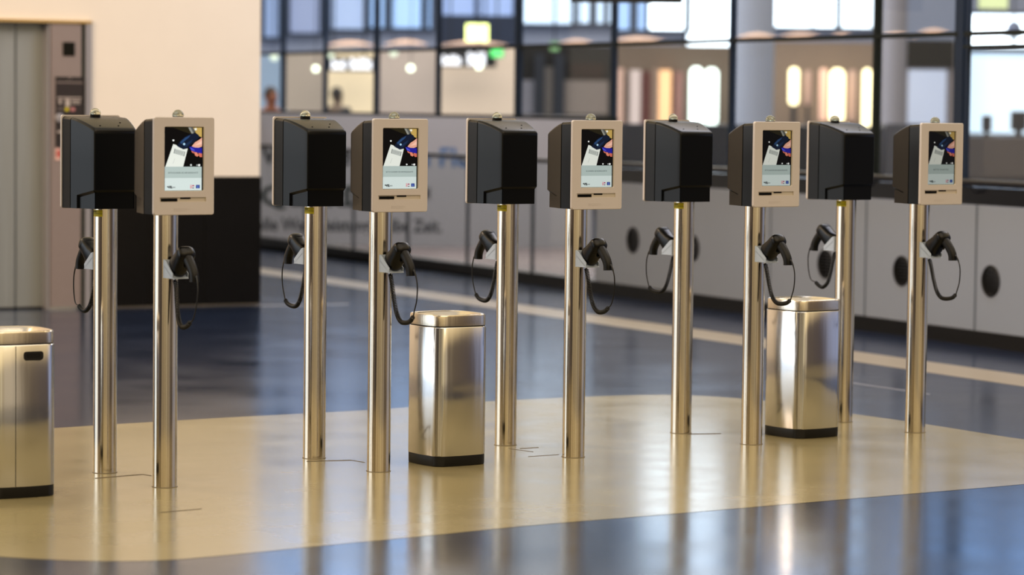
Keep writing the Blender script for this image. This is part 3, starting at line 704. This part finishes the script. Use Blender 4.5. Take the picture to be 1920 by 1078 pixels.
for i, (_, x0, y0, x1, m, lab) in enumerate(wp):
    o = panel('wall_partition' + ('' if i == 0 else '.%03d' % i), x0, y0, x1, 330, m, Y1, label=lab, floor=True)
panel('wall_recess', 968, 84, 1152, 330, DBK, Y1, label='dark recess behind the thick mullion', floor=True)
panel('trim_80', 824, 33, 969, 84, NV, BY - .2, label='navy band behind the yellow-green sign')
for i, (x0, y0, x1, y1, m, lab) in enumerate(((978, 150, 1002, 215, em('far_grey_lit', (120, 120, 132), .2), 'grey lit strip in the dark recess'), (1020, 125, 1036, 215, em('far_taupe_lit', (112, 106, 104), .2), 'narrow taupe strip in the dark recess'), (1054, 150, 1140, 215, em('far_taupe_lit2', (116, 108, 106), .25), 'taupe panel in the dark recess'), (1070, 118, 1132, 148, mat('far_dark_brown', (40, 24, 20), rough=.6, noise=.1, nscale=2), 'dark brown panel in the recess'))):
    panel('trim_%d' % (81 + i), x0, y0, x1, y1, m, Y1 - .06, label=lab)
for i, x in enumerate((1010, 1047)):
    panel('pillar' + ('' if i == 0 else '.001'), x - 8, 100, x + 9, 330, DBL, Y1 - .25, .12, label='dark blue post in the recess', floor=True)
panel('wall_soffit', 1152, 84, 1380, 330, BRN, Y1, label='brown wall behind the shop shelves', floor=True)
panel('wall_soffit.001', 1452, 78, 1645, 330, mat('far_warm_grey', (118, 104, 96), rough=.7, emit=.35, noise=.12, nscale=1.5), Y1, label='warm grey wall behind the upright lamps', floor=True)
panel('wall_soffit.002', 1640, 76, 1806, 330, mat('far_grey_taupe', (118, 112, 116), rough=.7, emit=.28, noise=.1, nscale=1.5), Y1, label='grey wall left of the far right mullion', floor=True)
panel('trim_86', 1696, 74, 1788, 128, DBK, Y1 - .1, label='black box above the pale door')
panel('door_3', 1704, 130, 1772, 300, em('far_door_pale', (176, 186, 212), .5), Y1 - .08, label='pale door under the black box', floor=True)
# low dark desks behind the counter
desk = MB(); a, b = at_y(1156, 232, 33), at_y(1650, 232, 33); desk.box(a.x, b.x, 33, 33.7, 0, a.z)
desk.build('service_desk', mat('desk_dark_blue', (30, 36, 50), rough=.2, noise=.2, nscale=1.5), label='long dark blue desk with a glossy front behind the counter', cat='desk')
desk = MB(); a, b = at_y(1662, 232, 32.5), at_y(1798, 232, 32.5); desk.box(a.x, b.x, 32.5, 33.0, 0, a.z)
desk.build('service_desk', mat('desk_grey', (78, 80, 92), rough=.3, noise=.2, nscale=1.5), label='grey desk behind the rightmost kiosks', cat='desk')
desk = MB(); a, b = at_y(1812, 256, 32), at_y(2060, 256, 32); desk.box(a.x, b.x, 32, 33, 0, a.z); dd = desk.build('service_desk', mat('desk_taupe', (92, 88, 92), rough=.35, noise=.3, nscale=1.2), label='taupe desk in front of the large pale window at right', cat='desk')
for i, (x0, y0, x1, y1, lab) in enumerate(((1842, 217, 1858, 256, 'slim dark upright display on the taupe desk'), (1896, 209, 1924, 256, 'dark upright display at the right end of the taupe desk'))):
    a, b = at_y(x0, y0, 32.4), at_y(x1, y1, 32.4); cxx = (a.x + b.x)/2; w = (b.x - a.x)/2
    t = thing('desk_display', lab, 'display', (cxx, 32.4, b.z), 0)
    h = a.z - b.z
    mb = MB(); mb.box(-w, w, -.02, .02, h*.25, h); mb.build('display_case', DBL, t); mb = MB(); mb.box(-w*.4, w*.4, -.02, .02, .02, h*.27); mb.box(-w*.9, w*.9, -.05, .05, 0, .02); mb.build('stand', DBL, t)
# dark trestle silhouettes in front of the taupe desk
for i, px in enumerate((1828, 1892, 1956)):
    t = thing('bar_stool', ['dark bar stool left one before the taupe desk', 'dark bar stool middle one before the taupe desk', 'dark bar stool right one before the taupe desk'][i], 'stool', (at_y(px, 300, 30.5).x, 30.5, 0), 0, 'bar stools before the taupe desk')
    mb = MB(); mb.lathe([(.15, .78), (.16, .80), (.15, .83)], 20); mb.build('seat', DBL, t, smooth=40)
    for sx in (-1, 1):
        for sy in (-1, 1):
            mb = MB(); mb.tube([(sx*.08, sy*.08, .79), (sx*.11, sy*.11, 0)], .014, 8); mb.build('leg', DBL, t)
    mb = MB(); mb.tube([(  .14*math.cos(k*PI/8), .14*math.sin(k*PI/8), .28) for k in range(17)], .009, 6); mb.build('foot_ring', DBL, t)
# columns
def column(nm, px, wpx, Y, m, lab, top=6.5):
    c = at_y(px, 200, Y); r = wpx/F*Y/2; mb = MB(); mb.lathe([(r*1.06, 0), (r*1.06, .12), (r, .13), (r, top)], 40, (c.x, Y + r, 0)); mb.build(nm, m, smooth=30, kind='structure', label=lab)
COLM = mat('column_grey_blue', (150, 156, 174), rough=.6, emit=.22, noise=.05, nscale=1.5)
column('column', 1416, 74, 37, COLM, 'thick round grey-blue column behind the glass')
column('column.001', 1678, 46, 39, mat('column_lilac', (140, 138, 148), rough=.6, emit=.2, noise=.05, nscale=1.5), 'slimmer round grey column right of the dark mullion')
# shop shelves
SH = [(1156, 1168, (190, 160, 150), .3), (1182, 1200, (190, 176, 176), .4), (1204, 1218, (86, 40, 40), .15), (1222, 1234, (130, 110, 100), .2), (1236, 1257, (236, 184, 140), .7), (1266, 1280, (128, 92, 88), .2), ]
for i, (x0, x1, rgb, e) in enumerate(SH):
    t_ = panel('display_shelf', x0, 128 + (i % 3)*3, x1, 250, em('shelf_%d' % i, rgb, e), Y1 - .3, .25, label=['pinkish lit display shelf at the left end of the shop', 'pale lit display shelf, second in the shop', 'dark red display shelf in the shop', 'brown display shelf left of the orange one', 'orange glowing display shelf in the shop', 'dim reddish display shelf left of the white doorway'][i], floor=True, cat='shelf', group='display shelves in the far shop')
# glowing doorway strips and upright lamps
def lamp(px0, px1, y0, y1, m, lab, group, Y, refl=None):
    a, b = B(px0, y0, Y), B(px1, y1, Y); r = (b.x - a.x)/2; c = (a.x + b.x)/2
    t = thing('upright_lamp', lab, 'lamp', (c, Y, 0), 0, group)
    mb = MB(); mb.lathe([(r*.5, b.z), (r, b.z + r*.6), (r, a.z - r*.6), (r*.5, a.z)], 20); mb.build('lamp_tube', m, t, smooth=40)
    mb = MB(); mb.lathe([(r*1.02, 0), (r*1.02, .05), (r*.5, .06), (r*.5, b.z + .01)], 16); mb.build('lamp_post', DBL, t)
WARM = em('lamp_warm', (255, 236, 186), 3.0); WHITE = em('door_window_white', (240, 255, 246), 2.6); PNK = em('lamp_pink', (224, 180, 160), .9); PND = em('lamp_pink_dim', (180, 150, 140), .5)
lamp(1294, 1316, 126, 236, WHITE, 'bright white door window with its reflection below, left one of the close pair by the column', 'upright lamps behind the glass', Y1 - .6)  # this pair stands for door windows, lower reflection built into the length
lamp(1323, 1345, 128, 236, WHITE, 'bright white door window with its reflection below, right one of the close pair by the column', 'upright lamps behind the glass', Y1 - .6)
for i, (x0, x1, y0, y1, m, lab) in enumerate(((1480, 1497, 127, 197, WARM, 'short warm upright lamp nearest the round column'), (1510, 1520, 132, 197, PND, 'dim pinkish upright lamp right of the short warm lamp'), (1537, 1550, 128, 228, PNK, 'pink upright lamp left of the broad warm lamp'),
        (1557, 1582, 129, 232, WARM, 'broad warm upright lamp, widest of the row'), (1592, 1604, 131, 228, PND, 'dim pinkish upright lamp right of the broad warm lamp'), (1618, 1632, 129, 240, WARM, 'tall warm upright lamp beside the dark mullion'))):
    lamp(x0, x1, y0, y1, m, lab, 'upright lamps behind the glass', Y1 - .6)
# round pendant lamps
def pend(px, py, rpx, m, lab, Y):
    c = B(px, py, Y); r = rpx/F*Y
    t = thing('pendant_lamp', lab, 'lamp', (c.x, Y, c.z), 0, 'round pendant lamps behind the left glass')
    mb = MB(); mb.lathe([(max(.002, r*math.sin(a)), -r*math.cos(a)) for a in [PI*k/10 for k in range(11)]], 20); mb.build('lamp_globe', m, t, smooth=60)
    mb = MB(); mb.tube([(0, 0, r*.9), (0, 0, 2.0)], .006, 6); mb.lathe([(.05, 2.0), (.05, 2.03)], 16); mb.build('lamp_cable', DBL, t)
GL1 = em('globe_bright', (246, 255, 224), 3.2); GL2 = em('globe_dim', (206, 216, 196), 1.3)
for px, py, r, m, lab in ((514, 107, 7, GL2, 'dim pendant globe above the person at far left'), (592, 129, 5.5, GL1, 'bright pendant globe left of the first dark sign'), (620, 103, 6, GL2, 'dim pendant globe at the left end of the first dark sign'),
                          (738, 99, 7, GL2, 'dim pendant globe high on the lilac partition'), (770, 128, 6, GL1, 'bright pendant globe low on the lilac partition'), (898, 124, 6, GL1, 'bright pendant globe below the second dark sign')):
    pend(px, py, r, m, lab, Y1 - 1.2)
# overhead signs with white blurred lettering
LET = em('sign_letter_white', (236, 236, 244), 1.6); SGN = mat('sign_dark', (40, 42, 46), rough=.4, noise=.1, nscale=2)
def sign(x0, y0, x1, y1, blocks, lab):
    Y = Y1 - .7; a, b = B(x0, y0, Y), B(x1, y1, Y); cx_ = (a.x + b.x)/2; t = thing('hall_sign', lab, 'sign', (cx_, Y, b.z), 0, 'dark signs with white lettering')
    mb = MB(); mb.box(a.x - cx_, b.x - cx_, 0, .12, 0, a.z - b.z); s = mb.build('sign_board', SGN, t)
    mb = MB()
    for u0, v0, u1, v1 in blocks:
        p, q = B(u0, v0, Y), B(u1, v1, Y); n = max(2, int((u1 - u0)/7)); w = (q.x - p.x)/n
        for k in range(n): mb.box(p.x + w*k + w*.12 - cx_, p.x + w*(k+1) - w*.1 - cx_, -.006, .001, q.z - b.z, p.z - b.z - (.03 if k % 3 == 1 else 0))
    mb.build('sign_lettering', LET, s)
    mb = MB()
    for u in (.2, .8): x = (a.x - cx_)*(1 - u) + (b.x - cx_)*u; mb.tube([(x, .06, a.z - b.z), (x, .06, 3.2)], .012, 6)
    mb.build('sign_hanger', DBL, t)
sign(606, 107, 702, 134, ((621, 113, 648, 130), (656, 110, 697, 130)), 'dark hanging sign with white lettering before the cream partition')
sign(822, 92, 930, 126, ((829, 104, 864, 122), (876, 98, 910, 122)), 'dark hanging sign with white lettering before the light partition')
# green and yellow signs
def psign(x0, y0, x1, y1, m, lab, Y=Y1 - .9):
    a, b = B(x0, y0, Y), B(x1, y1, Y); cx_ = (a.x + b.x)/2; t = thing('illuminated_sign', lab, 'sign', (cx_, Y, b.z), 0)
    mb = MB(); mb.box(a.x - cx_, b.x - cx_, .004, .08, 0, a.z - b.z); s = mb.build('sign_case', SGN, t)
    mb = MB(); mb.box(a.x - cx_ + .008, b.x - cx_ - .008, -.002, .004, .008, a.z - b.z - .008); mb.build('sign_face', m, s)
    mb = MB(); mb.tube([(0, .04, a.z - b.z), (0, .04, a.z - b.z + 2.0)], .012, 6); mb.build('sign_hanger', DBL, t)
psign(873, 44, 916, 82, em('sign_yellow_green', (240, 252, 160), 2.6), 'large glowing yellow-green sign above the second dark sign')
psign(919, 91, 944, 108, em('sign_green', (96, 214, 120), 1.2), 'small green emergency sign right of the bright globe')
psign(1031, 78, 1049, 96, em('sign_green_dim', (120, 160, 116), .6), 'dim green emergency sign in the dark recess')
psign(1834, -12, 1891, 18, em('sign_olive', (196, 206, 160), .9), 'pale olive sign at the upper right edge', 36)
# curved glowing bars that stand for warm lamp reflections in the glass
RFLW = em('reflection_warm', (226, 190, 168), .75)
for i, (x0, x1, y, hpx, lab) in enumerate(((612, 700, 81, 9, 'warm bar for a lamp reflection above the first dark sign'), (722, 800, 79, 9, 'warm bar for a lamp reflection above the lilac partition'), (828, 950, 80, 7, 'warm bar for a lamp reflection under the yellow-green sign'), (1050, 1112, 77, 6, 'warm bar for a lamp reflection above the dark recess'), (1148, 1246, 73, 8, 'warm bar for a lamp reflection above the shop shelves'),
                                          (1384, 1456, 66, 8, 'warm bar for a lamp reflection beside the round column'), (1462, 1540, 65, 7, 'warm bar for a lamp reflection under the white double window'), (1556, 1602, 66, 6, 'short warm bar for a lamp reflection left of the dark mullion'), (1644, 1718, 65, 7, 'warm bar for a lamp reflection above the slim column'), (1722, 1780, 58, 7, 'pale bar for a lamp reflection above the black box'))):
    Y = 36.4 if x0 in (1384, 1644) else Y1 - 1.0
    pts = []
    for k in range(13):
        f = k/12; p = B(x0 + (x1 - x0)*f, y + 5*(2*f - 1)**2, Y); pts.append((p.x, Y, p.z))
    rr = hpx/F*Y/2; mb = MB(); mb.tube(pts, [rr*max(.25, math.sin(PI*(k + .6)/13.2)) for k in range(13)], 10)
    tag(mb.build('lamp_reflection', RFLW, smooth=60), lab, 'light', 'warm curved bars for lamp reflections in the glass')
# black hanging sign whose lower edge dips into the picture
t = thing('overhead_sign', 'black overhead sign whose lower edge shows at the top of the picture', 'sign', at_y(1175, 4, 22), 0)
w = 104/F*22; mb = MB(); mb.box(-w, w, 0, .15, 0, .5); mb.build('sign_board', mat('overhead_black', (20, 22, 24), rough=.4, noise=.1, nscale=3), t)
mb = MB()
for x in (-w*.7, w*.7): mb.tube([(x, .07, .5), (x, .07, 3.0)], .02, 8)
mb.build('sign_hanger', DBL, t)
# grey globe lantern at upper right
c = at_y(1901, 55, 34); t = thing('globe_lantern', 'blurred grey globe lantern hanging at the far right', 'lamp', c, 0)
mb = MB(); r = .085; mb.lathe([(max(.004, r*math.sin(a)), -r*1.15*math.cos(a)) for a in [PI*k/12 for k in range(13)]], 24); mb.build('lantern_globe', mat('lantern_grey', (120, 136, 176), rough=.4, noise=.1, nscale=5), t, smooth=60)
mb = MB(); mb.lathe([(.10, -.09), (.10, -.075), (.05, -.06)], 20); mb.lathe([(.02, -.16), (.03, -.10)], 12); mb.tube([(0, 0, .09), (0, 0, 2.5)], .008, 8); mb.build('lantern_mount', NAVY, t)

# ------------------------------------------------------------------ two people far behind the glass
def skin_obj(nm, pts, edges, radii, m, parent=None, sub=2):
    me = bpy.data.meshes.new(nm); me.from_pydata(pts, edges, []); o = bpy.data.objects.new(nm, me); COL.objects.link(o)
    if parent: o.parent = parent
    md = o.modifiers.new('skin', 'SKIN'); md.use_smooth_shade = True
    for i, r in enumerate(radii):
        d = me.skin_vertices[0].data[i]; d.radius = r if isinstance(r, tuple) else (r, r); d.use_root = (i == 0)
    s = o.modifiers.new('sub', 'SUBSURF'); s.levels = sub; s.render_levels = sub
    me.materials.append(m); return o
def person(lab, loc, rz, shirt, trousers, skinc, hairc):
    t = thing('person', lab, 'person', loc, rz)
    SK = mat('skin_%d' % skinc[0], skinc, rough=.6, noise=.05, nscale=20)
    P = [(0,0,.95),(0,.0,1.12),(0,0,1.30),(0,0,1.45),(0,-.005,1.51),(0,-.01,1.56),(0,-.012,1.64),(0,-.005,1.72),
         (.17,0,1.45),(.22,.01,1.14),(.23,-.05,.90),(.232,-.07,.80),(-.17,0,1.45),(-.22,.01,1.14),(-.23,-.05,.90),(-.232,-.07,.80),
         (.09,0,.88),(.10,-.01,.50),(.10,.02,.09),(.10,-.10,.04),(-.09,0,.88),(-.10,-.01,.50),(-.10,.02,.09),(-.10,-.10,.04)]
    Ed = [(0,1),(1,2),(2,3),(3,4),(4,5),(5,6),(6,7),(3,8),(8,9),(9,10),(10,11),(3,12),(12,13),(13,14),(14,15),(0,16),(16,17),(17,18),(18,19),(0,20),(20,21),(21,22),(22,23)]
    Rd = [(.14,.10),(.13,.10),(.15,.11),(.10,.08),.052,(.062,.07),(.075,.092),(.06,.075),.055,.042,.032,(.03,.02),.055,.042,.032,(.03,.02),.085,.055,.042,.035,.085,.055,.042,.035]
    skin_obj('body', P, Ed, Rd, SK, t)
    sh = [p for p in P]; k = [0,1,2,3,8,9,12,13]; idx = {v: i for i, v in enumerate(k)}
    skin_obj('shirt', [P[i] for i in k], [(idx[a], idx[b]) for a, b in Ed if a in idx and b in idx], [tuple(x*1.16 for x in Rd[i]) if isinstance(Rd[i], tuple) else Rd[i]*1.25 for i in k], mat('shirt_%d_%d' % shirt[:2], shirt, rough=.8, noise=.05, nscale=20), t)
    k = [0,16,17,18,20,21,22]; idx = {v: i for i, v in enumerate(k)}
    skin_obj('trousers', [P[i] for i in k], [(idx[a], idx[b]) for a, b in Ed if a in idx and b in idx], [tuple(x*1.1 for x in Rd[i]) if isinstance(Rd[i], tuple) else Rd[i]*1.25 for i in k], mat('trousers_%d' % trousers[0], trousers, rough=.8, noise=.05, nscale=20), t)
    HM = mat('hair_%d' % hairc[0], hairc, rough=.6, noise=.2, nscale=60)
    mb = MB(); mb.lathe([(.082*math.sin(a) + .001, .105*math.cos(a)) for a in [PI*.62*k_/8 for k_ in range(9)]], 24, (0, .012, 1.675)); mb.build('hair', HM, t, smooth=60)
    mb = MB(); mb.lathe([(.004, -.03), (.013, -.012), (.012, .012), (.003, .03)], 10, (0, -.102, 1.635)); mb.build('nose', SK, t, smooth=60)
    for s in (-1, 1):
        mb = MB(); mb.lathe([(.003, -.028), (.014, -.01), (.015, .012), (.004, .03)], 10, (s*.078, .005, 1.64)); mb.build('ear', SK, t, smooth=60)
        mb = MB(); mb.lathe([(.002, -.007), (.010, 0), (.002, .007)], 10, (s*.03, -.088, 1.66)); mb.build('eye', HM, t)
    mb = MB(); mb.box(-.024, .024, -.092, -.08, 1.585, 1.593); mb.build('mouth', mat('lips', (150, 90, 84), rough=.5, noise=.05, nscale=20), t)
    return t
person('person with brown face and white shirt behind the glass at far left', (at_y(508, 190, 37).x, 37, -.03), .5, (190, 204, 224), (50, 54, 64), (150, 96, 74), (52, 34, 26))
person('person in dark grey seen standing before the cream partition', (at_y(632, 190, 42).x, 42, 0), 2.6, (56, 58, 66), (40, 42, 48), (110, 96, 88), (44, 42, 44))

# ================================================================== LIGHT
w = bpy.data.worlds.new('hall_environment'); sc.world = w; w.use_nodes = True
nt = w.node_tree; N = nt.nodes; L = nt.links; bg = N['Background']
tc = N.new('ShaderNodeTexCoord'); sx = N.new('ShaderNodeSeparateXYZ'); L.new(tc.outputs['Generated'], sx.inputs[0])
ng = N.new('ShaderNodeMath'); ng.operation = 'MULTIPLY'; ng.inputs[1].default_value = -1; L.new(sx.outputs['Y'], ng.inputs[0])
at = N.new('ShaderNodeMath'); at.operation = 'ARCTAN2'; L.new(sx.outputs['X'], at.inputs[0]); L.new(ng.outputs[0], at.inputs[1])
mr = N.new('ShaderNodeMapRange'); mr.inputs['From Min'].default_value = -PI; mr.inputs['From Max'].default_value = PI; L.new(at.outputs[0], mr.inputs['Value'])
def ramp(stops, src):
    r = N.new('ShaderNodeValToRGB'); L.new(src, r.inputs['Fac']); els = r.color_ramp.elements
    while len(els) < len(stops): els.new(.5)
    for e, (p, c) in zip(els, sorted(stops)): e.position = p; e.color = tuple(c) + (1,)
    return r
def az(d): return (d + 180)/360
stops = [(az(-180), (.20,.23,.30)), (az(-135), (.10,.09,.08)), (az(-112), (.06,.05,.045)), (az(-106), (.80,.90,1)), (az(-88), (.9,.95,1)), (az(-70), (1,.98,.93)), (az(-63), (.22,.17,.14)), (az(-46), (.16,.12,.09)), (az(-34), (.05,.035,.025)), (az(-27), (.40,.31,.19)), (az(-19), (.60,.48,.31)), (az(-10), (.34,.26,.16)), (az(-2), (.62,.50,.31)), (az(8), (.44,.34,.20)), (az(20), (.68,.57,.38)), (az(30), (.40,.31,.19)), (az(42), (.56,.46,.33)), (az(54), (.16,.12,.08)), (az(76), (.10,.08,.08)), (az(86), (.30,.31,.40)), (az(100), (.34,.38,.54)), (az(120), (.18,.22,.34)), (az(130), (.05,.05,.06)), (az(142), (.55,.55,.56)), (az(152), (.12,.13,.17)), (az(180), (.20,.23,.30))]
r1 = ramp(stops, mr.outputs[0])
# boost window
bo = ramp([(0, (.5,)*3), (az(-108), (.5,)*3), (az(-105), (1,)*3), (az(-72), (1,)*3), (az(-66), (.5,)*3), (1, (.5,)*3)], mr.outputs[0])
mul = N.new('ShaderNodeMix'); mul.data_type = 'RGBA'; mul.blend_type = 'MULTIPLY'; mul.inputs[0].default_value = 1
L.new(r1.outputs[0], mul.inputs[6]); L.new(bo.outputs[0], mul.inputs[7])
el = N.new('ShaderNodeMapRange'); el.inputs['From Min'].default_value = -1; el.inputs['From Max'].default_value = 1; L.new(sx.outputs['Z'], el.inputs['Value'])
er = ramp([(0, (0,)*3), (.25, (0,)*3), (.32, (1,)*3), (.66, (1,)*3), (.78, (0,)*3), (1, (0,)*3)], el.outputs[0])
mixe = N.new('ShaderNodeMix'); mixe.data_type = 'RGBA'; L.new(er.outputs[0], mixe.inputs[0]); zr = ramp([(0, (.16,.14,.11)), (.45, (.2,.17,.12)), (.7, (.75,.56,.29)), (.85, (.46,.38,.25)), (.95, (.30,.28,.25))], el.outputs[0]); L.new(zr.outputs[0], mixe.inputs[6]); L.new(mul.outputs[2], mixe.inputs[7])
L.new(mixe.outputs[2], bg.inputs['Color']); bg.inputs['Strength'].default_value = 2.4

def area(name, loc, rot, size, power, rgb, sy=None):
    l = bpy.data.lights.new(name, 'AREA'); l.energy = power; l.color = lin(rgb)[:3]; l.shape = 'RECTANGLE'; l.size = size; l.size_y = sy or size
    o = bpy.data.objects.new(name, l); COL.objects.link(o); o.location = loc; o.rotation_euler = rot; return o
area('ceiling_light_front', (1.5, 8.5, 7.5), (math.radians(12), 0, 0), 9, 300, (255, 234, 208))
lw = area('ceiling_light_left', (-6.2, 14.8, 4.8), (0, 0, 0), 3.5, 320, (255, 226, 198), 2.0)
lw.rotation_euler = (Vector((-2.6, 22.2, .9)) - lw.location).to_track_quat('-Z', 'Y').to_euler()
area('ceiling_light_back', (4, 20, 6.5), (math.radians(25), 0, math.radians(20)), 6, 520, (226, 232, 255))
area('ceiling_light_far', (0, 39, 6.5), (0, 0, 0), 10, 900, (246, 238, 230), 7)
area('fill_light_advert', (-1.0, 29.3, 4.2), (math.radians(50), 0, 0), 3, 130, (240, 238, 245), 1)  # unseen fill lamp added to brighten the advert wall

sc.view_settings.view_transform = 'Standard'; sc.view_settings.look = 'Medium High Contrast'; sc.view_settings.exposure = 0.0
sc.cycles.use_denoising = True
sc.cycles.max_bounces = 8; sc.cycles.transparent_max_bounces = 16
sc.cycles.sample_clamp_indirect = 6
